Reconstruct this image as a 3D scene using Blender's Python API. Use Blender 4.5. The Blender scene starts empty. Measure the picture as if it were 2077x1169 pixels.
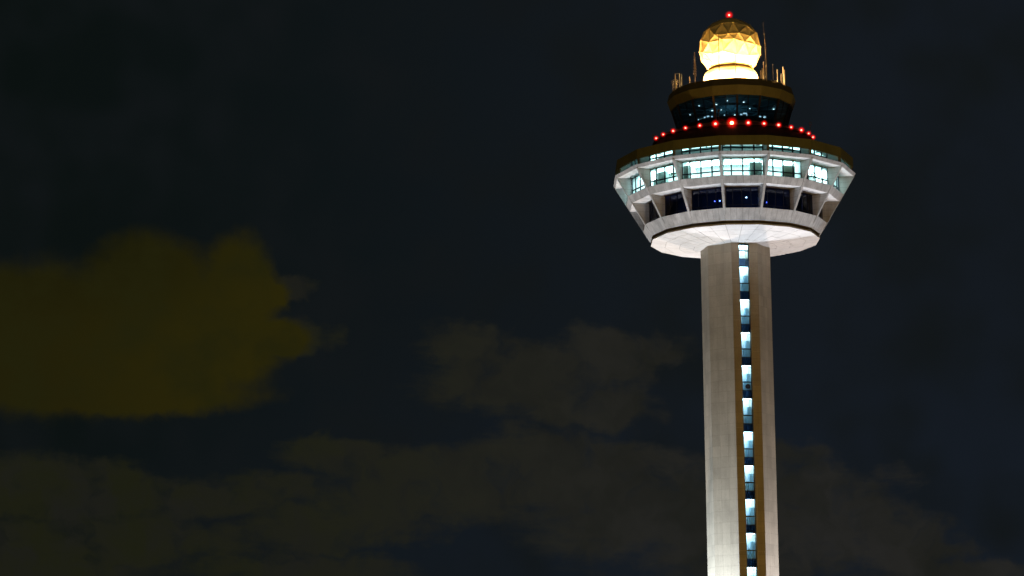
import bpy, bmesh, math, random
from mathutils import Vector, Matrix
random.seed(7)
S = bpy.context.scene
COL = S.collection
rad = math.radians
# ------------------------------------------------------------------ camera
CAMZ, US = 1.7, 1.2            # camera height, metres per survey unit
F_PX, PITCH, ROLL, AZ, DIST = 4700.29, rad(10.8347), rad(0.39614), rad(5.6214), 215.0
cam = bpy.data.cameras.new('camera'); cam_o = bpy.data.objects.new('camera', cam); COL.objects.link(cam_o)
cam.sensor_width = 36.0; cam.lens = F_PX / 2077 * 36.0
cam.clip_start = 0.5; cam.clip_end = 20000
cam_o.matrix_world = Matrix.Translation((0, 0, CAMZ)) @ (Matrix.Rotation(rad(90) + PITCH, 4, 'X') @ Matrix.Rotation(-ROLL, 4, 'Z'))
S.camera = cam_o
S.view_settings.view_transform = 'Standard'; S.view_settings.look = 'None'
S.view_settings.exposure = 0.0; S.view_settings.gamma = 1.0
S.cycles.use_denoising = True
S.cycles.max_bounces = 8; S.cycles.diffuse_bounces = 4; S.cycles.transparent_max_bounces = 24
S.cycles.sample_clamp_indirect = 6.0
S.cycles.use_light_tree = True

def lin(r, g, b):
    f = lambda c: (c / 255) / 12.92 if c / 255 <= 0.04045 else ((c / 255 + 0.055) / 1.055) ** 2.4
    return (f(r), f(g), f(b), 1)

# ------------------------------------------------------------------ night sky
def direction_of(x, y):        # azimuth / elevation in degrees of a spot of sky
    c, s = math.cos(ROLL), math.sin(ROLL)
    U, V = x - 1038.5, 584.5 - y
    u, v = c * U + s * V, -s * U + c * V
    d = (u / F_PX, math.cos(PITCH) - v / F_PX * math.sin(PITCH), math.sin(PITCH) + v / F_PX * math.cos(PITCH))
    return math.degrees(math.atan2(d[0], d[1])), math.degrees(math.atan2(d[2], math.hypot(d[0], d[1])))
DEG_PX = 81.5
world = bpy.data.worlds.new('World'); S.world = world; world.use_nodes = True
nt = world.node_tree; nt.nodes.clear()
def N(t, **kw):
    n = nt.nodes.new(t)
    for k, v in kw.items(): setattr(n, k, v)
    return n
def put(sock, v):
    if hasattr(v, 'links') or isinstance(v, bpy.types.NodeSocket): nt.links.new(v, sock)
    else: sock.default_value = v
def mth(op, a, b=None, c=None, clamp=False):
    n = N('ShaderNodeMath', operation=op); n.use_clamp = clamp
    put(n.inputs[0], a)
    if b is not None: put(n.inputs[1], b)
    if c is not None: put(n.inputs[2], c)
    return n.outputs[0]
def vmt(op, a, b=None, out=0):
    n = N('ShaderNodeVectorMath', operation=op); put(n.inputs[0], a)
    if b is not None: put(n.inputs[1], b)
    return n.outputs[out]
def mix(fac, a, b):
    n = N('ShaderNodeMix', data_type='RGBA'); put(n.inputs[0], fac); put(n.inputs[6], a); put(n.inputs[7], b)
    return n.outputs[2]
def sstep(x, a, b):
    n = N('ShaderNodeMapRange', interpolation_type='SMOOTHSTEP'); put(n.inputs[0], x)
    n.inputs[1].default_value = a; n.inputs[2].default_value = b
    return n.outputs[0]
tc = N('ShaderNodeTexCoord'); sp = N('ShaderNodeSeparateXYZ'); nt.links.new(tc.outputs['Generated'], sp.inputs[0])
az = mth('MULTIPLY', mth('ARCTAN2', sp.outputs[0], sp.outputs[1]), 57.29578)
el = mth('MULTIPLY', mth('ARCSINE', sp.outputs[2]), 57.29578)
cb = N('ShaderNodeCombineXYZ'); put(cb.inputs[0], az); put(cb.inputs[1], el); AE = cb.outputs[0]
def noise(vec, scale, detail=4, rough=.55, col=False):
    n = N('ShaderNodeTexNoise'); put(n.inputs['Vector'], vec); n.inputs['Scale'].default_value = scale
    n.inputs['Detail'].default_value = detail; n.inputs['Roughness'].default_value = rough
    return n.outputs[1] if col else n.outputs[0]
def warp(vec, scale, amp, detail=4):
    d = vmt('SUBTRACT', noise(vec, scale, detail, .6, True), (.5, .5, .5))
    return vmt('ADD', vec, vmt('MULTIPLY', d, (amp * 1.3, amp, 0)))
PW = warp(warp(AE, .55, 1.3, 3), 2.2, .45, 5)
PB = warp(warp(AE, .9, .5, 2), 2.6, .28, 4)
def blobs(P, lst):
    acc = None
    for x, y, rx, ry in lst:
        a, e = direction_of(x, y)
        d = vmt('LENGTH', vmt('MULTIPLY', vmt('SUBTRACT', P, (a, e, 0)), (DEG_PX / rx, DEG_PX / ry, 0)), out=1)
        if acc is None: acc = d
        else: acc = mth('SMOOTH_MIN', acc, d, .25)
    return acc
big = blobs(PB, [(130, 690, 300, 150), (300, 588, 145, 115), (488, 582, 84, 106), (360, 690, 205, 135), (465, 690, 105, 100),
                 (60, 640, 220, 110), (230, 800, 300, 50), (565, 690, 75, 42), (545, 600, 45, 40)])
low = blobs(PW, [(600, 592, 45, 20), (610, 690, 70, 48), (1060, 770, 220, 75), (960, 715, 120, 60), (1235, 735, 100, 62), (1190, 820, 140, 50), (1340, 705, 80, 35),
                 (1130, 960, 280, 85), (860, 975, 230, 85), (1260, 1020, 230, 110), (680, 925, 130, 40), (100, 1000, 280, 80),
                 (430, 1000, 300, 50), (690, 1070, 210, 45), (200, 1090, 330, 55), (560, 1160, 260, 40), (80, 1160, 220, 50),
                 (1600, 965, 110, 60), (1690, 1060, 170, 85), (1480, 1080, 220, 120), (1830, 1110, 120, 70), (1930, 1165, 150, 40)])
mb = sstep(mth('ADD', big, mth('MULTIPLY', mth('SUBTRACT', noise(AE, 1.5, 7, .6), .5), .3)), 1.18, .70)
mpn = N('ShaderNodeMapping'); put(mpn.inputs[0], AE); mpn.inputs['Rotation'].default_value = (0, 0, rad(24)); mpn.inputs['Scale'].default_value = (.45, 1.7, 1)
streak = noise(warp(mpn.outputs[0], 1.2, .5, 3), .75, 5, .6)
ml = sstep(mth('ADD', low, mth('ADD', mth('MULTIPLY', mth('SUBTRACT', noise(AE, 1.1, 5, .62), .5), .8), mth('MULTIPLY', mth('SUBTRACT', streak, .5), 1.5))), 1.24, .60)
t_az = sstep(az, -13.5, 9)                     # clear sky: blacker to the west, bluer to the east and low
sky = mix(t_az, lin(11, 17, 16), lin(20, 25, 31))
sky = mix(mth('MULTIPLY', sstep(el, 11, 5), mth('MULTIPLY', t_az, .9)), sky, lin(21, 27, 35))
sky = mix(sstep(noise(AE, .35, 2), .35, .75), sky, lin(18, 22, 24))
ccol = mix(sstep(az, -9, 7), lin(30, 31, 17), lin(38, 37, 34))
ccol = mix(sstep(noise(PW, .8, 3), .3, .75), ccol, lin(30, 30, 25))
sky = mix(mth('MULTIPLY', ml, mth('MULTIPLY', sstep(noise(PW, .9, 4), .15, .5), .85)), sky, ccol)
bcol = mix(sstep(az, -13, -6.5), lin(33, 30, 9), lin(40, 36, 9))
bcol = mix(mth('MULTIPLY', sstep(el, 9.2, 11.8), sstep(az, -5.5, -10)), bcol, lin(27, 26, 8))
bcol = mix(sstep(noise(AE, .7, 5), .35, .75), bcol, lin(33, 32, 11))
sky = mix(mb, sky, bcol)
# sodium glow of the airfield on the horizon, under the clouds
sky = mix(sstep(el, 1.5, -.5), sky, lin(46, 37, 18))
# brighter cloud glow added overhead, out of view, to light the dome crown
sky = mix(sstep(el, 24, 50), sky, lin(78, 62, 22))
bg = N('ShaderNodeBackground'); put(bg.inputs[0], sky); bg.inputs[1].default_value = 1.0
wo = N('ShaderNodeOutputWorld'); nt.links.new(bg.outputs[0], wo.inputs[0])

# ------------------------------------------------------------------ geometry helpers
FRAME = Matrix.Translation((DIST * US * math.sin(AZ), DIST * US * math.cos(AZ), 0)) @ Matrix.Rotation(-AZ, 4, 'Z')
def P(th, R, z):               # survey units -> metres in the tower's own frame, -Y faces the road
    t = rad(th)
    return Vector((R * US * math.sin(t), -R * US * math.cos(t), CAMZ + z * US))
def L3(x, y, z): return Vector((x * US, -y * US, CAMZ + z * US))

class MB:
    def __init__(s): s.v = []; s.f = []; s.m = []; s.t = []
    def face(s, pts, m=0, tint=1.0):
        i = len(s.v); s.v += [tuple(p) for p in pts]; s.f.append(tuple(range(i, i + len(pts)))); s.m.append(m); s.t.append(tint)
    def quadbox(s, q, n, m=0, tint=1.0, back=False):
        """q = 4 corners, extruded by vector n; open at the back unless asked"""
        o = [p + n for p in q]
        s.face(o, m, tint)
        for i in range(4):
            j = (i + 1) % 4; s.face([q[i], q[j], o[j], o[i]], m, tint)
        if back: s.face(q[::-1], m, tint)
    def box(s, c, x, y, z, m=0, tint=1.0):   # half-axis vectors
        q = [c - x - y - z, c + x - y - z, c + x + y - z, c - x + y - z]
        s.quadbox(q, z * 2, m, tint, True)
    def bar(s, a, b, w, up=Vector((0, 0, 1)), h=None, m=0):
        h = h or w; d = (b - a).normalized(); x = d.cross(up)
        if x.length < 1e-4: x = d.cross(Vector((1, 0, 0)))
        x.normalize(); y = x.cross(d).normalized()
        s.quadbox([a + x * w / 2 + y * h / 2, a - x * w / 2 + y * h / 2, a - x * w / 2 - y * h / 2, a + x * w / 2 - y * h / 2], b - a, m, 1, True)
    def tube(s, pts, r, n=8, m=0, r2=None):
        rings = []
        for i, p in enumerate(pts):
            d = (pts[min(i + 1, len(pts) - 1)] - pts[max(i - 1, 0)]).normalized()
            x = d.cross(Vector((0.3, 0.8, 0.1)));
            if x.length < 1e-3: x = d.cross(Vector((1, 0, 0)))
            x.normalize(); y = d.cross(x)
            rr = r if r2 is None else r + (r2 - r) * i / (len(pts) - 1)
            rings.append([p + (x * math.cos(a) + y * math.sin(a)) * rr for a in [2 * math.pi * k / n for k in range(n)]])
        for A, B in zip(rings, rings[1:]):
            for k in range(n): s.face([A[k], A[(k + 1) % n], B[(k + 1) % n], B[k]], m)
        s.face(rings[0][::-1], m); s.face(rings[-1], m)
    def lathe(s, prof, phase=0, n=16, m=0, k0=0, k1=None, sub=1):
        st = 360 / n; k1 = n if k1 is None else k1
        for k in range(k0, k1):
            for (R1, z1), (R2, z2) in zip(prof, prof[1:]):
                a, b = phase + st * k, phase + st * (k + 1)
                q = [P(a, R1, z1), P(b, R1, z1), P(b, R2, z2), P(a, R2, z2)]
                if R1 < 1e-6: q = q[1:]
                elif R2 < 1e-6: q = q[:3]
                s.face(q, m)
    def panels(s, q, nu, nv, gap, th, m=0, mback=1, var=.10, back=True):
        """cladding: q = bottom-left, bottom-right, top-right, top-left seen from outside"""
        a, b, c, d = q; n = (b - a).cross(d - a).normalized()
        if back: s.face(q, mback)
        def pt(u, v): return (a * (1 - u) + b * u) * (1 - v) + (d * (1 - u) + c * u) * v
        lu = ((b - a).length + (c - d).length) / 2; lv = ((d - a).length + (c - b).length) / 2
        gu, gv = gap / lu / 2, gap / lv / 2
        for j in range(nv):
            for i in range(nu):
                u0, u1, v0, v1 = i / nu + gu, (i + 1) / nu - gu, j / nv + gv, (j + 1) / nv - gv
                t = 1 + random.uniform(-var, var) * (1.8 if random.random() < .12 else 1)
                h = th * (1 + random.uniform(-.2, .2))
                s.quadbox([pt(u0, v0) + n * .0005, pt(u1, v0) + n * .0005, pt(u1, v1) + n * .0005, pt(u0, v1) + n * .0005], n * h, m, t)
    def build(s, name, mats, parent=None, smooth=False, **props):
        me = bpy.data.meshes.new(name); me.from_pydata(s.v, [], s.f)
        for mt in (mats if isinstance(mats, (list, tuple)) else [mats]): me.materials.append(mt)
        me.polygons.foreach_set('material_index', [min(i, len(me.materials) - 1) for i in s.m])
        ca = me.color_attributes.new('tint', 'FLOAT_COLOR', 'CORNER'); buf = []
        for f, t in zip(s.f, s.t): buf += [t, t, t, 1] * len(f)
        ca.data.foreach_set('color', buf)
        if smooth: me.shade_smooth()
        me.update()
        o = bpy.data.objects.new(name, me); COL.objects.link(o); o.parent = parent
        for k, v in props.items(): o[k] = v
        return o

def empty(name, label, cat, loc, group=None, rot=None):
    o = bpy.data.objects.new(name, None); COL.objects.link(o)
    M = FRAME @ Matrix.Translation(loc) if rot is None else FRAME @ Matrix.Translation(loc) @ Matrix.Rotation(rot, 4, 'Z')
    o.matrix_world = M; o['label'] = label; o['category'] = cat
    if group: o['group'] = group
    return o

# ------------------------------------------------------------------ materials
def principled(name, base, rough=.6, metal=0.0, emit=None, estr=0):
    m = bpy.data.materials.new(name); m.use_nodes = True
    b = m.node_tree.nodes['Principled BSDF']; b.inputs['Base Color'].default_value = (*base[:3], 1)
    b.inputs['Roughness'].default_value = rough; b.inputs['Metallic'].default_value = metal
    if emit: b.inputs['Emission Color'].default_value = (*emit[:3], 1); b.inputs['Emission Strength'].default_value = estr
    return m
def stone(name, base, stain=.25, streak=.2, rough=.65, bump=.15, sc=1.0, veins=0.0):
    """cladding: per-tile tint, blotches, vertical rain streaks"""
    m = principled(name, base, rough); t = m.node_tree; n = t.nodes; l = t.links; b = n['Principled BSDF']
    geo = n.new('ShaderNodeTexCoord')
    def nz(scale, stretch, det=5):
        mp = n.new('ShaderNodeMapping'); mp.inputs['Scale'].default_value = stretch; l.new(geo.outputs['Object'], mp.inputs[0])
        x = n.new('ShaderNodeTexNoise'); x.inputs['Scale'].default_value = scale * sc; x.inputs['Detail'].default_value = det
        x.inputs['Roughness'].default_value = .6; l.new(mp.outputs[0], x.inputs['Vector']); return x.outputs[0]
    def rng(x, lo, hi, a, c):
        r = n.new('ShaderNodeMapRange'); l.new(x, r.inputs[0]); r.inputs[1].default_value = lo; r.inputs[2].default_value = hi
        r.inputs[3].default_value = a; r.inputs[4].default_value = c; return r.outputs[0]
    def mul(a, c):
        x = n.new('ShaderNodeMath'); x.operation = 'MULTIPLY'; l.new(a, x.inputs[0]); l.new(c, x.inputs[1]); return x.outputs[0]
    f = mul(rng(nz(.5, (1, 1, 1)), .3, .7, 1 - stain, 1 + stain * .4), rng(nz(1.6, (1, 1, .09)), .35, .7, 1 + streak * .4, 1 - streak))
    f = mul(f, rng(nz(7, (1, 1, 1)), .3, .7, .93, 1.05))
    at = n.new('ShaderNodeAttribute'); at.attribute_name = 'tint'
    f = mul(f, at.outputs['Fac'])
    vm = n.new('ShaderNodeVectorMath'); vm.operation = 'SCALE'; vm.inputs[0].default_value = base[:3]; l.new(f, vm.inputs['Scale'])
    l.new(vm.outputs[0], b.inputs['Base Color'])
    bp = n.new('ShaderNodeBump'); bp.inputs['Strength'].default_value = bump; bp.inputs['Distance'].default_value = .03
    l.new(nz(9, (1, 1, 1)), bp.inputs['Height']); l.new(bp.outputs[0], b.inputs['Normal'])
    return m
def emitter(name, col, s):
    m = bpy.data.materials.new(name); m.use_nodes = True; n = m.node_tree.nodes; n.clear()
    e = n.new('ShaderNodeEmission'); e.inputs[0].default_value = (*col[:3], 1); e.inputs[1].default_value = s
    o = n.new('ShaderNodeOutputMaterial'); m.node_tree.links.new(e.outputs[0], o.inputs[0]); return m
def glass(name, tint, refl=.06):
    m = bpy.data.materials.new(name); m.use_nodes = True; n = m.node_tree.nodes; l = m.node_tree.links; n.clear()
    t = n.new('ShaderNodeBsdfTransparent'); t.inputs[0].default_value = (*tint, 1)
    g = n.new('ShaderNodeBsdfGlossy'); g.inputs['Roughness'].default_value = .03
    fr = n.new('ShaderNodeFresnel'); fr.inputs[0].default_value = 1.5
    mx = n.new('ShaderNodeMixShader'); l.new(fr.outputs[0], mx.inputs[0]); l.new(t.outputs[0], mx.inputs[1]); l.new(g.outputs[0], mx.inputs[2])
    o = n.new('ShaderNodeOutputMaterial'); l.new(mx.outputs[0], o.inputs[0]); return m

M_SHAFT = stone('shaft_tiles', (.47, .42, .335), .15, .13, bump=.1)
M_STONE = stone('pod_stone', (.55, .545, .54), .16, .26)
M_SOFFIT = stone('soffit_panels', (.60, .585, .57), .11, .06, bump=.05)
M_GAP = principled('joint_backing', (.12, .11, .10), .9)  # dark backing that shows between the panels
M_FASCIA = stone('roof_fascia_paint', (.27, .275, .14), .15, .15, rough=.5)
M_CABF = stone('cab_fascia_paint', (.33, .33, .16), .12, .10, rough=.5)
M_DARKW = principled('dark_render', (.10, .09, .085), .8)
M_FRAME = principled('navy_window_frame', (.012, .025, .05), .45)
M_CABMUL = principled('cab_mullion_paint', (.06, .045, .035), .5)
M_GOLD = principled('bronze_post', (.30, .22, .10), .45)
M_GLASS = glass('office_glass', (.78, .96, .98))
M_GLASSD = glass('dark_office_glass', (.25, .32, .45))
M_GLASSC = glass('cab_glass', (.42, .60, .70))
M_GLASSB = glass('stair_glass', (.62, .86, 1.0))
M_WHITE = principled('office_wall_paint', (.84, .88, .87), .8)
M_CEIL = principled('office_ceiling', (.72, .80, .78), .8)
M_FLOOR = principled('office_carpet', (.10, .13, .13), .9)
M_TUBE = emitter('office_ceiling_light', (.74, 1.0, .98), 8.5)
M_TUBE3 = emitter('gallery_ceiling_light', (.66, 1.0, .98), 3.2)
M_STUBE = emitter('stair_light', (.72, .92, 1.0), 60)
M_STUBES = [emitter('stair_light', (.72, .92, 1.0), e_) for e_ in (20, 15, 24, 17)]
M_SPAN = glass('navy_spandrel_glass', (.05, .095, .18))
M_CABIN = principled('office_cabinet_metal', (.48, .64, .60), .5)
M_LEAF = principled('house_plant_leaf', (.06, .14, .05), .6)
M_POT = principled('plant_pot', (.3, .22, .15), .6)
M_STAIRW = principled('stairwell_wall', (.80, .84, .86), .8)
M_BLUEW = principled('lift_shaft_blue', (.34, .55, .70), .7)
M_DOME = stone('radome_fabric', (.60, .57, .50), .10, .05, rough=.5, bump=.25)
M_DRUM = stone('radome_drum', (.6, .57, .52), .08, .08)
M_STRUT = principled('radome_batten', (.55, .5, .42), .5)
M_METAL = principled('antenna_metal', (.55, .48, .40), .45, .3)
M_WHITEA = principled('antenna_white', (.75, .70, .62), .5)
M_ROOF = principled('roof_membrane', (.10, .095, .085), .9)
M_CABCEIL = principled('cab_ceiling', (.10, .20, .24), .7)
M_CONS = principled('console_plastic', (.03, .02, .045), .5)

# ------------------------------------------------------------------ ground
g = MB(); g.face([Vector((-3000, -1500, 0)), Vector((3000, -1500, 0)), Vector((3000, 6000, 0)), Vector((-3000, 6000, 0))])
m = stone('airfield_grass', (.045, .055, .02), .4, 0, rough=.95, sc=.1)
g.build('ground', m, None, kind='structure')

# ------------------------------------------------------------------ control tower
PH, PC = -5.888, -16.9         # corner phase of the pod and of the control room
def CK(k): return PH + 22.5 * k
def CC(k): return PC + 22.5 * k
tower = empty('control_tower', 'tall pale control tower with a flared round pod and lit stair windows', 'control tower', Vector((0, 0, 0)))
def rout(z): return 8.05 + .606 * (z - 45.56)

# --- shaft: octagon, the facet between k=0 and k=2 carries the stair windows
RS, ZB, ZT = 3.27, -1.4, 44.62
sh = MB()
ROWS = 46
t0, t1 = .285, .672            # stair strip across the front facet
REC = .13
for j in range(8):
    a, b = PH + 45 * j, PH + 45 * (j + 1)
    A0, B0, A1, B1 = P(a, RS, ZB), P(b, RS, ZB), P(a, RS, ZT), P(b, RS, ZT)
    if j == 0:
        q = [A0, A0.lerp(B0, t0), A1.lerp(B1, t0), A1]; sh.panels(q, 1, ROWS, .02, .02, 0, 1, .05)
        q = [A0.lerp(B0, t1), B0, B1, A1.lerp(B1, t1)]; sh.panels(q, 1, ROWS, .02, .02, 0, 1, .05)
    else:
        sh.panels([A0, B0, B1, A1], 3, ROWS, .014, .005, 0, 1, .06)
A0, B0 = P(PH, RS, 0), P(PH + 45, RS, 0)
fu = (B0 - A0).normalized(); fn = Vector((fu.y, -fu.x, 0)); fw = (B0 - A0).length
if fn.y > 0: fn = -fn
def SF(t, z, d=0): # point on the front facet; d metres inwards
    p = A0 + fu * (t * fw) - fn * d; return Vector((p.x, p.y, CAMZ + z * US))
# reveals of the strip
for t, sgn in ((t0, 1), (t1, -1)):
    sh.face([SF(t, ZB), SF(t, ZT), SF(t, ZT, 1.5), SF(t, ZB, 1.5)], 0)
shaft = sh.build('shaft', [M_SHAFT, principled('shaft_joint', (.24, .215, .175), .8)], tower)
# proud ledges where some tile courses step out
M_LEDGE = principled('ledge_metal', (.7, .66, .6), .35)
for t, zz in ((.02, 32.6), (.02, 27.2), (.02, 24.4), (.02, 22.1), (.02, 16.7), (.02, 15.95), (.02, 15.2), (.02, 14.4), (.02, 13.0), (.02, 37.2), (.02, 41.1),
              (.70, 34.3), (.70, 31.0), (.70, 20.5), (.70, 18.2), (.70, 15.9), (.70, 15.2), (.70, 13.7), (.70, 37.9)):
    e = t0 - .02 if t < .5 else .98
    lg = MB(); lg.bar(SF(t, zz, -.02), SF(e, zz, -.02), .035, h=.02); lg.build('ledge_strip', M_LEDGE, tower)
# conduit down the right flank of the strip
cd = MB(); cd.tube([SF(.735 - .035 * math.sin((21 - z) / 8 * 1.5), z, -.035) for z in [22 - i for i in range(12)]], .02, 6)
cd.build('conduit', M_WHITEA, tower)

# --- stair windows: one unit per storey
Z0, PER = 42.23 + 3.09, 3.087
for i in range(11):
    zt = Z0 - PER * i
    top = min(zt, 44.29); W = MB(); G = MB(); B = MB(); I = MB(); T = MB()
    def strip(mbx, za, zb, d, m=0, ta=t0, tb=t1):
        mbx.face([SF(ta, zb, d), SF(tb, zb, d), SF(tb, za, d), SF(ta, za, d)], m)
    def rail(z1_, z2_, d0=.10, d1=REC + .05, ta=t0, tb=t1):
        W.quadbox([SF(ta, z2_, d1), SF(tb, z2_, d1), SF(tb, z1_, d1), SF(ta, z1_, d1)], fn * (d1 - d0), 0, 1, True)
    zb = zt - PER
    rail(top + .10, top)                       # head
    rail(zt - 1.49, zt - 1.60)                 # transom
    rail(zt - 2.27, zt - 2.34)
    for ta, tb in ((t0, t0 + .022), (t1 - .03, t1 - .005)): rail(top, zt - 2.34, ta=ta, tb=tb)
    w = W.build('stair_window', M_FRAME, tower)
    strip(G, top, zt - 2.3, REC + .03); G.build('pane', M_GLASSB, w)
    # navy spandrel with a sloping sill that catches the light
    strip(B, zt - 2.3, zb + .04, REC + .03); B.build('spandrel', M_SPAN, w)
    rail(zb + .10, zb + .02)
    # the landing behind: white room, blue lift shaft at the right, a ceiling light
    D = 1.45; tp = top + .05; lo = zb + .06
    xa, xb = t0 - .12, t1 + .12
    I.face([SF(xa, lo, D), SF(xb, lo, D), SF(xb, tp, D), SF(xa, tp, D)], 0)
    I.face([SF(xa, lo, REC + .06), SF(xb, lo, REC + .06), SF(xb, lo, D), SF(xa, lo, D)], 0)
    I.face([SF(xa, tp, REC + .06), SF(xb, tp, REC + .06), SF(xb, tp, D), SF(xa, tp, D)], 0)
    for x in (xa, xb): I.face([SF(x, lo, REC + .06), SF(x, lo, D), SF(x, tp, D), SF(x, tp, REC + .06)], 0)
    I.build('landing', M_STAIRW, w)
    if i:
        I2 = MB()
        I2.box(SF(t1 - .03, zt - 1.9, .9), fu * .30, Vector((0, 0, 1.45)), fn * .25)
        I2.box(SF(t0 + .22, zt - 2.1, 1.1), fu * .14, Vector((0, 0, .9)), fn * .2)
        I2.build('stair_newel', M_BLUEW, w)
    T.box(SF((t0 + t1) / 2, tp - .04, .85), fu * .50, fn * .45, Vector((0, 0, .02)))
    T.build('landing_light', M_STUBES[i % 4], w)
# the round dark fan in the fifth unit
fan = MB(); c = SF(.50, 31.02, .07)
fan.tube([c - fn * .03, c + fn * .05], .27, 20)
fo = fan.build('ventilation_fan', principled('fan_navy', (.02, .02, .06), .4), tower)
fr = MB(); pts = [c + fn * .06 + fu * (.27 * math.cos(a)) + Vector((0, 0, .27 * math.sin(a))) for a in [2 * math.pi * k / 24 for k in range(25)]]
fr.tube(pts, .018, 6)
for a in (0, 60, 120): fr.bar(c + fn * .07 + fu * (.26 * math.cos(rad(a))) + Vector((0, 0, .26 * math.sin(rad(a)))), c + fn * .07 - fu * (.26 * math.cos(rad(a))) - Vector((0, 0, .26 * math.sin(rad(a)))), .02)
fr.build('guard', principled('fan_guard', (.10, .12, .25), .4), fo)

# --- soffit dish
so = MB()
for k in range(16):
    a, b = CK(k), CK(k + 1)
    fr_, to_ = 8.0, 3.15
    rings = [8.0, 6.65, 5.3, 3.95, 3.0]
    zc = lambda R: 45.20 - (8.0 - R) / (8.0 - 3.27) * .68
    ex = .0
    for R1, R2 in zip(rings, rings[1:]):
        q = [P(b, R1, zc(R1)), P(a, R1, zc(R1)), P(a, R2, zc(R2)), P(b, R2, zc(R2))]
        so.panels(q, 2, 1, .035, .02, 0, 1, .035)
    so.face([P(a, 8.0, 45.20), P(b, 8.0, 45.20), P(b, 8.0, 45.34), P(a, 8.0, 45.34)], 0)
    so.face([P(a, 8.0, 45.34), P(b, 8.0, 45.34), P(b, 7.7, 45.34), P(a, 7.7, 45.34)], 0)
so.build('soffit', [M_SOFFIT, M_GAP], tower)
gr = MB(); gr.lathe([(7.72, 45.34), (7.72, 45.60), (8.0, 45.60)], PH); gr.build('shadow_groove', principled('groove_bronze', (.16, .13, .08), .7), tower)

# --- stone bands
def band(name, z1, z2, nu, nv=1):
    b = MB()
    for k in range(16):
        a, c = CK(k), CK(k + 1)
        q = [P(a, rout(z1), z1), P(c, rout(z1), z1), P(c, rout(z2), z2), P(a, rout(z2), z2)]
        b.panels(q, nu, nv, .022, .018, 0, 1, .06)
    return b
DZ = .0
b = band('lower_band', 45.56, 46.62, 6); b.lathe([(rout(46.62), 46.62), (8.15, 46.62)], PH); b.lathe([(8.0, 45.585), (8.04, 45.56)], PH)
b.build('lower_band', [M_STONE, M_GAP], tower)
b = band('middle_band', 48.62, 49.27, 6); b.lathe([(rout(49.27), 49.27), (9.8, 49.27)], PH); b.lathe([(8.15, 48.62), (rout(48.62), 48.62)], PH)
b.build('middle_band', [M_STONE, M_GAP], tower)
b = band('upper_band', 50.95, 51.25, 6); b.lathe([(rout(51.25), 51.25), (9.8, 51.25)], PH); b.lathe([(9.8, 50.95), (rout(50.95), 50.95)], PH)
b.build('upper_band', [M_STONE, M_GAP], tower)

# --- ribs at every corner
def radial(th): t = rad(th); return Vector((math.sin(t), -math.cos(t), 0))
def tangent(th): t = rad(th); return Vector((math.cos(t), math.sin(t), 0))
for k in range(16):
    th = CK(k); w = .135; tg = tangent(th) * w
    r = MB(); pf = .03
    prof = [(rout(46.0) + pf, 46.0), (rout(50.97) + pf, 50.97), (9.86, 50.97), (9.86, 48.64), (8.2, 48.64), (8.2, 46.5), (8.1, 46.0)]
    pts = [P(th, R, z) for R, z in prof]
    # split in convex pieces
    def slab(idx):
        f = [pts[i] for i in idx]
        r.face([p + tg for p in f]); r.face([p - tg for p in f][::-1])
    slab([0, 5, 6]); slab([0, 1, 2, 3]); slab([0, 3, 4, 5])
    # outer face as stone courses
    a, c = pts[0], pts[1]
    r.panels([a - tg, a + tg, c + tg, c - tg], 1, 5, .016, .012, 0, 1, .05)
    for i in (1, 2, 3, 4): r.face([pts[i] - tg, pts[i + 1] - tg, pts[i + 1] + tg, pts[i] + tg])
    # thin horizontal joints on the flanks
    for zj in (47.2, 47.8, 48.35, 49.9, 50.4):
        ri = 8.25 if zj < 48.6 else 9.9
        for s_ in (1, -1):
            c0, c1 = P(th, ri, zj) + tg * s_ * 1.012, P(th, rout(zj), zj) + tg * s_ * 1.012
            r.face([c0, c1, c1 + Vector((0, 0, .018)), c0 + Vector((0, 0, .018))], 1)
    r.build('rib', [M_STONE, M_GAP], tower)
    # short bronze post and return wall of the top storey
    p = MB(); c = P(th, 11.12, 51.58)
    p.box(c, tangent(th) * .13, radial(th) * .10, Vector((0, 0, .36 * US)))
    p.build('post', M_GOLD, tower)
    w_ = MB(); w_.box(P(th, 10.45, 51.92), tangent(th) * .09, radial(th) * .64, Vector((0, 0, .66 * US)))
    w_.build('return_wall', M_WHITE, tower)

# --- windows: three rows of sixteen
FR = [0, .205, .49, .78, 1]
def window_row(name, Rw, z1, z2, ztr, gmat, margin, bars, fmat=M_FRAME, bw=.10):
    for k in range(16):
        a, c = P(CK(k), Rw, z1), P(CK(k + 1), Rw, z1)
        L = (c - a).length; u = (c - a).normalized(); mg = margin / L
        n = Vector((u.y, -u.x, 0))
        if n.dot(a) < 0: n = -n
        H = Vector((0, 0, (z2 - z1) * US)); f = MB()
        def X(t): return a + u * L * (mg + (1 - 2 * mg) * t)
        for i, t in enumerate(bars):
            wd = bw * (1.5 if 0 < i < len(bars) - 1 else 1)
            f.bar(X(t), X(t) + H, wd, up=n, h=.10)
        for zz, wd in ((z1, bw), (z2, bw), (ztr, bw * 1.3)):
            dz = Vector((0, 0, (zz - z1) * US))
            if ztr is None: continue
            f.bar(X(0) + dz, X(1) + dz, .10, h=wd)
        o = f.build(name, fmat, tower)
        g = MB(); g.face([X(0), X(1), X(1) + H, X(0) + H]); g.build('pane', gmat, o)
window_row('office_window', 9.92, 49.0, 50.93, 49.76, M_GLASS, .14, FR)
window_row('gallery_window', 9.92, 51.27, 52.60, 51.92, M_GLASS, .14, FR)
window_row('dark_window', 8.30, 46.40, 48.60, 46.95, M_GLASSD, .20, FR, principled('dark_frame', (.01, .013, .03), .5), .05)

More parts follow.
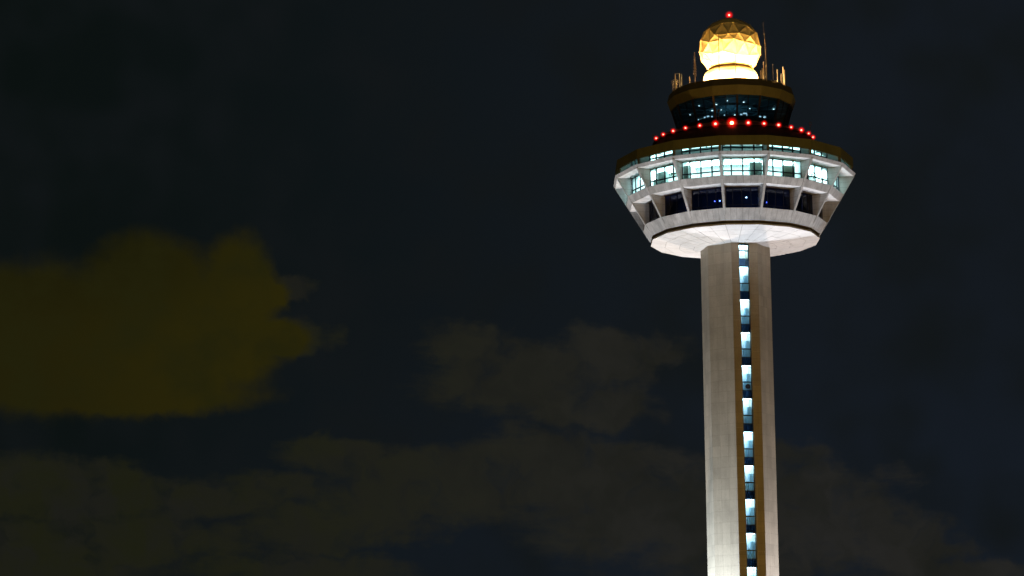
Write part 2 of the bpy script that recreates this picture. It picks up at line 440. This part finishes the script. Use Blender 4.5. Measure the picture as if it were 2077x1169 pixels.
# --- rooms behind the glass
r = MB(); r.lathe([(7.0, 48.75), (7.0, 52.7)], PH); r.build('core_wall', M_WHITE, tower)
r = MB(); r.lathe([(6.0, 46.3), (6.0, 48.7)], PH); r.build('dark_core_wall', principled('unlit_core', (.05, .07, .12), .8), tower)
r = MB(); r.lathe([(9.86, 48.90), (7.0, 48.90)], PH); r.lathe([(9.86, 51.10), (7.0, 51.10)], PH); r.build('floor_slab', M_FLOOR, tower)
r = MB(); r.lathe([(9.86, 50.96), (7.0, 50.96)], PH); r.lathe([(11.2, 52.66), (7.0, 52.66)], PH); r.build('office_ceiling', M_CEIL, tower)
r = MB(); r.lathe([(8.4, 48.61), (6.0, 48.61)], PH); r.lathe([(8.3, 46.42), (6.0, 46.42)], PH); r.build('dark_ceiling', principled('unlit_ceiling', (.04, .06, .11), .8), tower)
r = MB(); r.lathe([(9.86, 48.90), (9.86, 49.04)], PH); r.lathe([(9.86, 51.10), (9.86, 51.3)], PH); r.lathe([(8.24, 46.3), (8.24, 46.44)], PH); r.build('window_upstand', M_WHITE, tower)
for zc_ in (50.90, 52.60):
    for k in range(16):
        th = CK(k) + 11.25
        l = MB()
        if zc_ < 51: spec = ((8.35, -.95, .9, 1.05), (8.35, .95, .9, 1.05))
        else: spec = ((8.4, -.9, .8, .5), (8.4, .9, .8, .5))
        for dr, off, hw, hd in spec:
            cc = P(th, dr, zc_) + tangent(th) * off
            l.box(cc, tangent(th) * hw, radial(th) * hd, Vector((0, 0, .02)))
        l.build('ceiling_light', M_TUBE if zc_ < 51 else M_TUBE3, tower)
# partitions between some rooms
for k in (-3, -1, 2, 4, 7):
    w_ = MB(); w_.box(P(CK(k), 8.4, 49.93), tangent(CK(k)) * .06, radial(CK(k)) * 1.65, Vector((0, 0, 1.22)))
    w_.build('partition', M_WHITE, tower)

# --- roof of the pod and the drum that carries the lamps
f = MB()
for k in range(16):
    a, c = CK(k), CK(k + 1)
    f.panels([P(a, 11.29, 51.86), P(c, 11.29, 51.86), P(c, 11.29, 52.74), P(a, 11.29, 52.74)], 2, 1, .02, .015, 0, 1, .03)
f.lathe([(11.10, 51.86), (11.29, 51.86)], PH); f.lathe([(11.29, 52.74), (11.1, 52.74), (11.1, 51.86)], PH)
f.build('roof_fascia', [M_FASCIA, M_GAP], tower)
r = MB(); r.lathe([(11.1, 52.70), (0, 52.75)], PH); r.lathe([(7.45, 54.55), (0, 54.6)], 0, 32); r.build('roof_deck', M_ROOF, tower)
d = MB(); d.lathe([(7.55, 52.70), (7.55, 54.93), (7.40, 54.93), (7.40, 54.5)], 0, 32); d.build('drum_wall', stone('drum_render', (.055, .055, .055), .2, .3), tower)
d = MB(); d.lathe([(7.66, 54.62), (7.66, 54.70), (7.55, 54.70)], 0, 32); d.lathe([(7.55, 54.62), (7.66, 54.62)], 0, 32); d.build('drum_ledge', M_DARKW, tower)

# --- control room
c_ = MB(); c_.lathe([(4.95, 54.4), (4.95, 55.62)], PC); c_.build('cab_base_wall', M_DARKW, tower)
c_ = MB(); c_.lathe([(4.95, 55.62), (5.12, 55.62), (5.12, 55.74), (4.9, 55.74)], PC); c_.build('cab_sill', M_GOLD, tower)
RB, RT, ZB1, ZT1 = 5.02, 5.70, 55.74, 58.05
for k in range(16):
    a, c = CC(k), CC(k + 1); mid = (a + c) / 2
    o = MB(); o.bar(P(a, RB + .03, ZB1), P(a, RT + .03, ZT1), .20, up=radial(a), h=.18)
    o.build('mullion', M_GOLD if k == 0 else M_CABMUL, tower)
    g = MB(); g.face([P(a, RB, ZB1), P(c, RB, ZB1), P(c, RT, ZT1), P(a, RT, ZT1)])
    w = MB(); ma, mb_ = P(a, RB, ZB1).lerp(P(c, RB, ZB1), .5), P(a, RT, ZT1).lerp(P(c, RT, ZT1), .5)
    w.bar(ma, mb_, .05, up=radial(mid), h=.06)
    tA, tB = P(a, RT - .06, 57.85), P(c, RT - .06, 57.85); w.bar(tA, tB, .05, h=.06)
    wo_ = w.build('cab_window', principled('cab_frame', (.01, .015, .025), .5) if k == 0 else bpy.data.materials['cab_frame'], tower)
    g.build('pane', M_GLASSC, wo_)
r = MB(); r.lathe([(5.68, 58.02), (0, 58.02)], PC); r.build('cab_ceiling', M_CABCEIL, tower)
r = MB()
for k in range(16):
    r.bar(P(CC(k) + 11, .6, 57.93), P(CC(k) + 11, 5.5, 57.93), .07, h=.12)
r.lathe([(2.6, 58.01), (2.6, 57.86), (2.7, 57.86), (2.7, 58.01)], PC, 24)
r.build('ceiling_beam', principled('ceiling_beam', (.22, .40, .44), .6), tower)
r = MB(); r.lathe([(4.95, 55.5), (0, 55.5)], PC); r.build('cab_floor', M_CONS, tower)
r = MB(); r.lathe([(4.75, 55.5), (4.7, 56.28), (4.3, 56.42), (3.9, 56.3), (3.9, 55.5)], PC); r.build('console', M_CONS, tower)
for x, y in ((-.39, 4.01), (-1.41, 2.79), (-3.05, 2.5), (-3.95, -.52), (-1.83, .66), (-.99, .79), (1.16, 3.35), (1.74, .93), (3.98, .47), (3.06, -2.5), (-2.9, -2.8), (0.2, -4.0), (.3, -1.2)):
    l = MB(); c = L3(x, y, 57.93); l.tube([c, c - Vector((0, 0, .05))], .085, 14); l.build('downlight', emitter('downlight', (.85, 1, .95), 3.5) if x == -.39 else bpy.data.materials['downlight'], tower)
M_SCR = emitter('console_screen', (.65, .9, 1), 1.1)
for th, R, dz, w in ((-36, 4.3, 56.52, .10), (-31, 4.3, 56.55, .14), (-26, 4.2, 56.5, .07), (12, 4.3, 56.50, .12), (17, 4.25, 56.62, .22), (20, 4.2, 56.50, .07), (38, 4.3, 56.45, .12), (-9, 4.3, 56.48, .05), (48, 4.2, 56.55, .2), (-48, 4.2, 56.5, .06)):
    l = MB(); l.box(P(th, R, dz), tangent(th) * w, radial(th) * .03, Vector((0, 0, .07))); l.build('console_screen', M_SCR, tower)
# a grey sign post outside the glass and a small blue lamp in the corner
l = MB(); l.bar(P(-13, 5.3, 55.7), P(-13, 5.35, 56.55), .05); l.box(P(-13, 5.36, 56.65), tangent(-13) * .13, radial(-13) * .04, Vector((0, 0, .16))); l.build('outdoor_sensor', M_GOLD, tower)

# cab roof: slanted ochre fascia with a dark upstand
f = MB()
def cabring(R1, z1, R2, z2, nu):
    for k in range(16):
        a, c = CC(k), CC(k + 1)
        f.panels([P(a, R1, z1), P(c, R1, z1), P(c, R2, z2), P(a, R2, z2)], nu, 1, .012, .01, 0, 1, .03)
cabring(5.84, 58.03, 6.13, 58.89, 1)
f.lathe([(5.60, 58.06), (5.84, 58.03)], PC)
f.build('cab_roof_fascia', [M_CABF, M_GAP], tower)
r = MB(); r.lathe([(6.13, 58.89), (6.10, 58.92), (5.93, 59.60), (5.78, 59.60), (5.75, 59.3), (0, 59.35)], PC)
r.build('cab_roof', stone('cab_roof_sheet', (.10, .095, .075), .2, .1), tower)

# ------------------------------------------------------------------ radome
ZD, RD = 64.15, 2.96
dome = empty('radome', 'big faceted white radar ball glowing orange under floodlights on the tower roof', 'radar dome', P(0, 0, 59.35))
OFF = -P(0, 0, 59.35)
bm = bmesh.new(); bmesh.ops.create_icosphere(bm, subdivisions=1, radius=1)
tris = [[v.co.copy() for v in fc.verts] for fc in bm.faces]; bm.clear()
for a, b_, c in tris:          # three-frequency geodesic
    g3 = {(i, j): bm.verts.new((a * (3 - i - j) + b_ * i + c * j).normalized() * RD * US) for i in range(4) for j in range(4 - i)}
    for i in range(3):
        for j in range(3 - i):
            bm.faces.new((g3[i, j], g3[i + 1, j], g3[i, j + 1]))
            if i + j < 2: bm.faces.new((g3[i + 1, j], g3[i + 1, j + 1], g3[i, j + 1]))
bmesh.ops.remove_doubles(bm, verts=bm.verts, dist=.01); bmesh.ops.recalc_face_normals(bm, faces=bm.faces)
R_ = Matrix.Rotation(rad(23), 3, 'Z') @ Matrix.Rotation(rad(14), 3, 'X')
for v in bm.verts:
    v.co = R_ @ v.co; v.co = (v.co.normalized() + Vector([random.uniform(-.10, .10) for _ in range(3)])).normalized() * RD * US
zcut = (62.12 - ZD) * US
bmesh.ops.bisect_plane(bm, geom=bm.verts[:] + bm.edges[:] + bm.faces[:], plane_co=(0, 0, zcut), plane_no=(0, 0, -1), clear_outer=True)
ctr = Vector((0, 0, (ZD - 59.35) * US))
sm = MB(); fr = MB(); nb = MB()
for fc in bm.faces:
    ps = [v.co.copy() for v in fc.verts]; cen = sum(ps, Vector()) / len(ps); n = fc.normal
    t = 1 + random.uniform(-.06, .06)
    # panel as a slightly slack membrane: centre pulled in a little
    inner = [ctr + p for p in ps]; mid = ctr + cen - n * .05
    for i in range(len(inner)): sm.face([inner[i], inner[(i + 1) % len(inner)], mid], 0, t)
for e in bm.edges:
    a, c = e.verts[0].co, e.verts[1].co
    if a.z <= zcut + .01 and c.z <= zcut + .01: continue
    fr.tube([ctr + a * 1.004, ctr + c * 1.004], .022, 5)
for v in bm.verts:
    if v.co.z > zcut + .02:
        p = ctr + v.co; nrm = v.co.normalized(); fr.tube([p - nrm * .01, p + nrm * .06], .055, 6)
sm.build('dome_shell', M_DOME, dome); fr.build('batten_net', M_STRUT, dome)
bm.free()
dr = MB()
for (R1, z1), (R2, z2) in zip([(2.62, 59.35), (2.62, 60.95), (2.57, 61.35), (2.45, 61.66), (2.24, 61.86), (2.10, 61.87)], [(2.62, 60.95), (2.57, 61.35), (2.45, 61.66), (2.24, 61.86), (2.10, 61.87), (1.9, 61.80)]):
    for k in range(48):
        a, b2 = 7.5 * k, 7.5 * (k + 1)
        dr.face([P(a, R1, z1) + OFF, P(b2, R1, z1) + OFF, P(b2, R2, z2) + OFF, P(a, R2, z2) + OFF])
dr.build('drum', M_DRUM, dome, smooth=True)
nk = MB()
for k in range(48):
    a, b2 = 7.5 * k, 7.5 * (k + 1)
    nk.face([P(a, 1.93, 61.7) + OFF, P(b2, 1.93, 61.7) + OFF, P(b2, 1.93, 62.3) + OFF, P(a, 1.93, 62.3) + OFF])
nk.build('neck', principled('neck_shade_brown', (.05, .03, .015), .7), dome)  # colour darkened to hold the shade of the gap under the dome

# ------------------------------------------------------------------ red lamps
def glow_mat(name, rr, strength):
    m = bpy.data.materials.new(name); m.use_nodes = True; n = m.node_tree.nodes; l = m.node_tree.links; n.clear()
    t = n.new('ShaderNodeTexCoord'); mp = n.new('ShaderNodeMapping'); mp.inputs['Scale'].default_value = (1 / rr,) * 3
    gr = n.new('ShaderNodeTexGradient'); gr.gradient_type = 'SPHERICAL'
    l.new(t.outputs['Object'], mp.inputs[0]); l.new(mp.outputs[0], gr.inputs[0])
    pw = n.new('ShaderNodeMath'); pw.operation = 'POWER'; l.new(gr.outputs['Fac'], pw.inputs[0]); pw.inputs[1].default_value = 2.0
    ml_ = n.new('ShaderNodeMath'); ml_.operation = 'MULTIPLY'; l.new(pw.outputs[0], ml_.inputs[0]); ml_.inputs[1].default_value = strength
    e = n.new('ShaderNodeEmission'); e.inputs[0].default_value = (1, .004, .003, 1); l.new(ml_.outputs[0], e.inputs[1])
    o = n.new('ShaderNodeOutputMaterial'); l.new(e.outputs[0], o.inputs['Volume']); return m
M_BULB = emitter('red_lamp_bulb', (1, .24, .17), 5)
M_BULBC = emitter('amber_red_lamp_bulb', (1, .50, .18), 9)
def sphere_mesh(name, r, mat, seg=16):
    me = bpy.data.meshes.new(name); b = bmesh.new(); bmesh.ops.create_uvsphere(b, u_segments=seg, v_segments=seg // 2, radius=r); b.to_mesh(me); b.free()
    me.materials.append(mat); me.shade_smooth(); return me
def red_lamp(p, th, core, halo, label, cat='warning lamp', group='red obstruction lamps round the drum', bulb=M_BULB, stand=False, name='obstruction_lamp'):
    o = empty(name, label, cat, p, group)
    def child(nm, me):
        c = bpy.data.objects.new(nm, me); COL.objects.link(c); c.parent = o; return c
    child('bulb', sphere_mesh('bulb', core * .85, bulb)); child('lens', sphere_mesh('lens', halo, glow_mat('red_glow_halo', halo, 3.6 / halo), 20))  # halo sphere is an added glow volume imitating a camera halo
    b = MB()
    if stand: b.tube([Vector((0, 0, -.55)), Vector((0, 0, -core))], .05, 8)
    else: b.bar(-radial(th) * .16, Vector((0, 0, -.02)) - radial(th) * core * .8, .06); b.tube([Vector((0, 0, -core - .10)), Vector((0, 0, -core * .8))], .07, 10)
    b.build('bracket', M_DARKW, o)
ordn = ['lowest', 'second', 'third', 'fourth', 'fifth', 'sixth', 'brightest, yellow cored', 'eighth', 'ninth', 'tenth', 'eleventh', 'twelfth', 'thirteenth', 'last']
LAB = ['red warning lamp at the far left end of the lamp ring', 'second red warning lamp from the left end of the lamp ring',
       'third red warning lamp from the left end of the lamp ring', 'fourth red warning lamp from the left, under the left edge of the control room glass',
       'fifth red warning lamp from the left of the lamp ring', 'large red warning lamp just left of the brightest one in the ring',
       'brightest red warning lamp with a yellow core at the front of the ring', 'red warning lamp just right of the brightest one in the ring',
       'second red warning lamp to the right of the brightest one', 'third red warning lamp to the right of the brightest one',
       'fifth red warning lamp from the right end of the lamp ring', 'fourth red warning lamp from the right end of the lamp ring',
       'third red warning lamp from the right end, above the last two', 'red warning lamp before the last at the right end of the ring']
LAB[10] = 'fourth red warning lamp from the right end of the lamp ring'
LAB[11] = 'third red warning lamp from the right end of the lamp ring'
LAB[12] = 'second red warning lamp from the right end of the lamp ring'
LAB[13] = 'red warning lamp at the far right end of the lamp ring'
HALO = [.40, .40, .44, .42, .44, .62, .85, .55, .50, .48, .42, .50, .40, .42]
CORE = [.11, .10, .12, .12, .12, .17, .23, .16, .14, .15, .11, .13, .10, .11]
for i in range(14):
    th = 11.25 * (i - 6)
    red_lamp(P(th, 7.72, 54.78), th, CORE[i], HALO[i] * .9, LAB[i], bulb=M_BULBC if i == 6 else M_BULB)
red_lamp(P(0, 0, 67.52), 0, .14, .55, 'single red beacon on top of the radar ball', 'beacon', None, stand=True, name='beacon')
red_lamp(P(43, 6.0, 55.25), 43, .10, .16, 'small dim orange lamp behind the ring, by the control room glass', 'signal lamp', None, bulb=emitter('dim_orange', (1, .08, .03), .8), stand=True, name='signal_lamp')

# ------------------------------------------------------------------ antennas on the control room roof
def rim(px):                   # bearing on the roof rim of something seen at this column
    s_ = (px - 1483.5) / (21.33 * 5.85)
    return math.degrees(math.asin(max(-.97, min(.97, s_ * (1 - .027 * math.sqrt(max(0, 1 - s_ * s_)))))))
def ztop(px, y, R=5.85):       # height that a given line of sight reaches on the rim
    th = rim(px); t = rad(th)
    return 59.60 + ((184.3 + (59.6 - 60) * -20.5) - y - R * math.cos(t) * 5.9 * 1.0) / 20.5 * 1.0
PX = 1.2 / 21.8                # metres per photo pixel at the tower
def mast(name, label, cat, px, y1, y0, r, group=None, mat=None, extras=None, r2=None, R=5.85):
    th = rim(px); base = P(th, R, 59.45); o = empty(name, label, cat, base, group)
    h = (ztop(px, y1) - 59.45) * US
    b = MB(); b.tube([Vector((0, 0, 0)), Vector((0, 0, h))], r, 8, r2=r2); b.build('pole', mat or M_METAL, o)
    if extras: extras(o, h, th)
    return o
def knobs(zs, r, mat=None, nm='element'):
    def f(o, h, th):
        for zf in zs:
            b = MB(); c = Vector((0, 0, h * zf)); b.tube([c - Vector((0, 0, .12)), c + Vector((0, 0, .12))], r, 8); b.build(nm, mat or M_METAL, o)
    return f
G_ = 'antennas along the control room roof edge'
def lattice(o, h, th):
    b = MB(); tg = Vector((1, 0, 0))
    for i in range(7):
        z = h * (.30 + .09 * i); w = .16 - .01 * i
        b.bar(Vector((-w, 0, z)), Vector((w, 0, z + .05)), .03); b.bar(Vector((-w, 0, z)), Vector((-w + .02, 0, z + .22)), .03); b.bar(Vector((w, 0, z)), Vector((w - .04, 0, z - .25)), .03)
        b.bar(Vector((0, -w, z + .1)), Vector((0, w, z + .12)), .025)
    b.build('dipole_array', M_METAL, o)
mast('dipole_mast', 'tall knobbly dipole antenna mast left of the radar ball', 'antenna', 1411, 105, 166, .055, G_, extras=lattice)
def thinwhip(o, h, th):
    b = MB(); b.tube([Vector((0, 0, h * .74)), Vector((0, 0, h * .93))], .05, 8); b.build('coil', M_DARKW, o)
mast('whip_antenna', 'thin dark whip antenna crossing the left of the glowing radar ball', 'antenna', 1460.5, 71, 158, .042, G_, principled('dark_whip', (.07, .045, .03), .6), thinwhip)
mast('whip_antenna', 'short dark whip antenna in front of the middle of the radar ball', 'antenna', 1493.5, 112, 158, .04, G_, bpy.data.materials['dark_whip'], knobs([.55], .04))
mast('tall_mast', 'tallest slim mast right of the radar ball with a thin tip', 'antenna', 1556, 100, 161, .075, G_, None,
     lambda o, h, th: [(lambda b: (b.tube([Vector((0, 0, h)), Vector((-.12, 0, h + 1.6))], .05, 8, r2=.045), b.build('upper_pole', M_METAL, o)))(MB()),
                       (lambda b: (b.tube([Vector((-.12, 0, h + 1.6)), Vector((-.20, 0, h + 2.9))], .022, 6, r2=.01), b.build('tip', M_METAL, o)))(MB()),
                       (lambda b: (b.tube([Vector((-.12, 0, h + 1.5)), Vector((-.12, 0, h + 1.7))], .09, 8), b.build('collar', M_METAL, o)))(MB())])
mast('rod_antenna', 'slim rod antenna beside the right foot of the radar ball', 'antenna', 1551, 128, 160, .06, G_, M_WHITEA)
mast('rod_antenna', 'thick white rod antenna nearest the right foot of the radar ball', 'antenna', 1547.8, 141, 159, .10, G_, M_WHITEA, r2=.05)
mast('rod_antenna', 'short stub antenna right against the radar ball drum', 'antenna', 1544.5, 145, 158, .05, G_, M_WHITEA, knobs([.35, .7], .08))
def spot_body(o, h, th):
    b = MB(); b.box(Vector((-.28, 0, .12)), Vector((.14, 0, .05)), Vector((0, .12, 0)), Vector((-.03, 0, .09))); b.box(Vector((.22, 0, .12)), Vector((.16, 0, -.04)), Vector((0, .12, 0)), Vector((.03, 0, .08)))
    b.box(Vector((0, 0, .02)), Vector((.3, 0, 0)), Vector((0, .08, 0)), Vector((0, 0, .05))); b.build('twin_head', M_WHITEA, o)
mast('twin_head_aerial', 'thin aerial rising from a low white twin-headed unit right of the tall mast', 'antenna', 1569.5, 133, 160, .018, G_, M_METAL, spot_body)
mast('rod_antenna', 'single straight white rod between the twin-headed aerial and the right corner', 'antenna', 1578.5, 145, 165, .07, G_, M_WHITEA)
def hbar(o, h, th):
    b = MB(); b.bar(Vector((0, 0, h * .75)), Vector((.3, 0, h * .75)), .03); b.build('cross_arm', M_METAL, o)
mast('rod_antenna', 'short post with a cross arm left of the pair at the right corner', 'antenna', 1586, 153, 167, .05, G_, M_WHITEA, hbar)
mast('rod_antenna', 'tall left one of the pair of white rods at the right corner of the roof', 'antenna', 1590, 139, 168, .06, G_, M_WHITEA)
mast('rod_antenna', 'thick lower white rod at the far right corner of the roof', 'antenna', 1592.6, 146, 170, .10, G_, M_WHITEA, r2=.07)
mast('sensor_post', 'small post with a bulb left of the dipole mast', 'antenna', 1399.5, 153, 168, .03, G_, M_METAL, knobs([.6, .8], .06))
mast('sensor_post', 'tiny forked sensor post at the front of the radar ball drum', 'antenna', 1473, 148, 158, .03, G_, bpy.data.materials['dark_whip'], knobs([.85], .06))
mast('sensor_post', 'tiny dark sensor post right of the middle on the drum', 'antenna', 1513.5, 147, 158, .03, G_, bpy.data.materials['dark_whip'], knobs([.8], .05))
mast('sensor_post', 'tiny dark stub near the right side of the drum', 'antenna', 1534, 150, 158, .025, G_, bpy.data.materials['dark_whip'])
# goal-post frame and the curved array at the left corner
th = rim(1375); o = empty('antenna_frame', 'goal post shaped antenna frame with a third rod at the left corner', 'antenna', P(th, 5.85, 59.45), G_)
h = (ztop(1375, 146) - 59.45) * US
for dx, hh, nm, r_ in ((-.24, h, 'upright', .06), (.24, h + .02, 'upright', .05), (.48, h - .05, 'upright', .035)):
    b = MB(); b.tube([Vector((dx, 0, 0)), Vector((dx, 0, hh))], r_, 8); b.build(nm, M_WHITEA, o)
b = MB(); b.bar(Vector((-.26, 0, h)), Vector((.26, 0, h)), .06); b.build('crossbar', M_METAL, o)
th = rim(1364.5); o = empty('curved_array', 'cage of curved orange-lit bars at the far left corner of the roof', 'antenna', P(th, 5.6, 59.0), G_)
h = (ztop(1366, 160) - 59.0) * US
for i, zz in enumerate((h, h * .9, h * .78, h * .55, h * .38)):
    b = MB(); w = .42 if i < 2 else .3
    b.tube([Vector((-w + 2 * w * t, -.25 * math.sin(math.pi * t), zz + .16 * math.sin(math.pi * t * .9))) for t in [j / 8 for j in range(9)]], .022, 6); b.build('curved_bar', M_METAL, o)
for dx in (-.22, .0, .2):
    b = MB(); b.tube([Vector((dx, 0, -.2)), Vector((dx, 0, h))], .02, 6); b.build('upright', M_METAL, o)
# handrail and box at the front of the drum
o = empty('roof_handrail', 'low handrail at the front of the radar ball drum', 'handrail', P(rim(1498), 5.8, 59.45))
hh = (ztop(1498, 152.5) - 59.45) * US
b = MB(); b.bar(Vector((-.45, 0, hh)), Vector((.45, 0, hh - .04)), .035); b.build('top_rail', M_METAL, o)
for dx in (-.45, .45):
    b = MB(); b.bar(Vector((dx, 0, 0)), Vector((dx, 0, hh)), .035); b.build('post', M_METAL, o)
# loop aerials on the lamp ring
for th, lab, zz, rot in ((-76.5, 'faint square loop aerial at the left end of the lamp ring', 55.15, 0), (74, 'faint loop aerial on a stalk at the right end of the lamp ring', 55.75, 0)):
    p = P(th, 7.62, 54.93); o = empty('loop_aerial', lab, 'aerial', p, 'loop aerials on the lamp ring'); hz = (zz - 54.93) * US
    b = MB(); b.tube([Vector((0, 0, 0)), Vector((0, 0, hz))], .025, 6); b.build('stalk', M_METAL, o)
    b = MB(); b.tube([Vector((.13 * math.cos(a), 0, hz + .22 + .22 * math.sin(a))) for a in [2 * math.pi * k / 12 for k in range(13)]], .028, 6); b.build('loop', M_METAL, o)

# ------------------------------------------------------------------ furniture seen in the lit offices
def cabinet(th, R, w, h, z, label):
    o = empty('office_cabinet', label, 'cabinet', P(th, R, z), 'cabinets behind the office windows', rad(th))
    b = MB(); b.box(Vector((0, 0, h / 2)), Vector((w / 2, 0, 0)), Vector((0, .25, 0)), Vector((0, 0, h / 2))); b.build('carcass', M_CABIN, o)
    for s_ in (-1, 1):
        b = MB(); b.box(Vector((s_ * w / 4, -.262, h / 2)), Vector((w / 4 - .02, 0, 0)), Vector((0, .01, 0)), Vector((0, 0, h / 2 - .03))); b.build('door', M_CABIN, o)
cabinet(12.5, 9.4, 1.4, 2.05, 48.9, 'pale green cabinet in the right half of the front lit office')
cabinet(-26, 9.5, .6, 2.05, 48.9, 'narrow green cabinet at the left end of the office left of the front one')
cabinet(32, 9.4, 1.5, 1.9, 48.9, 'wide green cabinet in the office right of the front one')
cabinet(42, 9.5, .9, 2.0, 48.9, 'green cabinet at the left side of the second office to the right')
cabinet(-44, 9.3, 1.2, 2.0, 48.9, 'green cabinet in the second office to the left, behind the dark plant')
cabinet(-50, 9.2, .6, 1.4, 48.9, 'low green cabinet at the far end of the second office to the left')
def plant(th, R, z, hh, label):
    o = empty('potted_plant', label, 'plant', P(th, R, z), 'plants behind the office windows')
    b = MB(); b.tube([Vector((0, 0, 0)), Vector((0, 0, .4))], .16, 10, r2=.22); b.build('pot', M_POT, o)
    b = MB(); b.tube([Vector((0, 0, .35)), Vector((0, 0, hh * .7))], .03, 6); b.build('stem', M_POT, o)
    b = MB()
    for i in range(150):
        c = Vector((random.gauss(0, .3), random.gauss(0, .25), hh * .8 + random.gauss(0, .22))); u = Vector((random.uniform(-1, 1), random.uniform(-1, 1), random.uniform(-.6, .6))).normalized() * .14
        w = u.cross(Vector((0, 0, 1))).normalized() * .05; b.face([c - u, c + w, c + u, c - w])
    b.build('foliage', M_LEAF, o)
plant(-36, 9.35, 48.9, 2.2, 'dark bushy plant behind the second office window to the left')
plant(51, 9.4, 48.9, 1.7, 'green bushy plant behind the second office window to the right')
# night lamps left on in the dark storey
for th, R, z, col, s_, r_ in ((8.5, 7.7, 47.75, (.6, .95, 1), 5, .05), (-13, 7.7, 47.5, (.12, .16, 1), 4, .04), (-9.5, 7.7, 47.5, (.2, .3, 1), 5, .05), (23, 7.7, 47.35, (.1, .15, 1), 4, .05)):
    l = MB(); l.box(P(th, R, z), tangent(th) * r_ * 1.4, radial(th) * .02, Vector((0, 0, r_))); l.build('night_light', emitter('night_light', col, s_ * 4), tower)

# ------------------------------------------------------------------ lights
def flood(name, pos, target, watt, col, size=.3, angle=60):
    d = bpy.data.lights.new(name, 'SPOT'); d.energy = watt; d.color = col; d.shadow_soft_size = size
    d.spot_size = rad(angle); d.spot_blend = .5
    o = bpy.data.objects.new(name, d); COL.objects.link(o)
    p, t = FRAME @ pos, FRAME @ target
    o.matrix_world = Matrix.Translation(p) @ (t - p).to_track_quat('-Z', 'Y').to_matrix().to_4x4()
G0 = 1.0 / US
flood('flood_front_left', L3(-7, 4.2, G0), L3(0, 2, 42), 104000, (.78, .89, 1.0), .4)
flood('flood_right', L3(9, -1, G0), L3(2, 0, 42), 64000, (.93, .92, 1), .4)
flood('flood_left', L3(-8, -3.2, G0), L3(-7, -1, 48), 60000, (1, .80, .64), .4, 30)
flood('flood_back', L3(4, -9, G0), L3(0, -2, 42), 56000, (1, .80, .66), .4)
# sodium light of the apron in front
flood('apron_mast_light', L3(26, 62, 9), L3(0, 0, 38), 32000, (1, .58, .13), 1.0, 50)
flood('apron_mast_light', L3(-40, 60, 9), L3(0, 0, 38), 10000, (1, .55, .12), 1.0, 50)
# sodium lamps that light the radar ball: inner ring, plus two added rings
for k in range(8):
    th = 20 + 45 * k
    flood('radome_flood_or_fill', P(th, 3.7, 59.7), P(0, 0, 63.9), 8500, (1, .50, .11), .12, 110)
    flood('radome_flood_or_fill', P(th + 22, 5.6, 60.2), P(0, 0, 64.2), 1700, (1, .44, .06), .12, 100)  # ring added to bring amber onto the ball's middle
    flood('radome_flood_or_fill', P(th + 11, 5.7, 61.9), P(0, 0, 65), 420, (1, .52, .08), .12, 90)  # higher ring added to soften the edge of the lit zone
# added fill point standing in for console glow, lifts the cab ceiling
d = bpy.data.lights.new('cab_fill_light', 'POINT'); d.energy = 34; d.color = (.45, .85, 1); d.shadow_soft_size = .5
o = bpy.data.objects.new('cab_fill_light', d); COL.objects.link(o); o.location = FRAME @ P(0, 1.0, 56.7)
# unseen blue fill points added to tint the dark storey's windows
for th in (-50, -18, 14, 46):
    d = bpy.data.lights.new('dark_storey_fill', 'POINT'); d.energy = 14; d.color = (.25, .45, 1); d.shadow_soft_size = .2
    o = bpy.data.objects.new('dark_storey_fill', d); COL.objects.link(o); o.location = FRAME @ P(th, 7.4, 47.5)
for th in (-78, 78, 30, -30):  # unseen fill points added by the drum to brighten the antennas
    d = bpy.data.lights.new('antenna_fill', 'POINT'); d.energy = 2400; d.color = (1, .55, .2); d.shadow_soft_size = .1
    o = bpy.data.objects.new('antenna_fill', d); COL.objects.link(o); o.location = FRAME @ P(th, 3.4, 60.2)
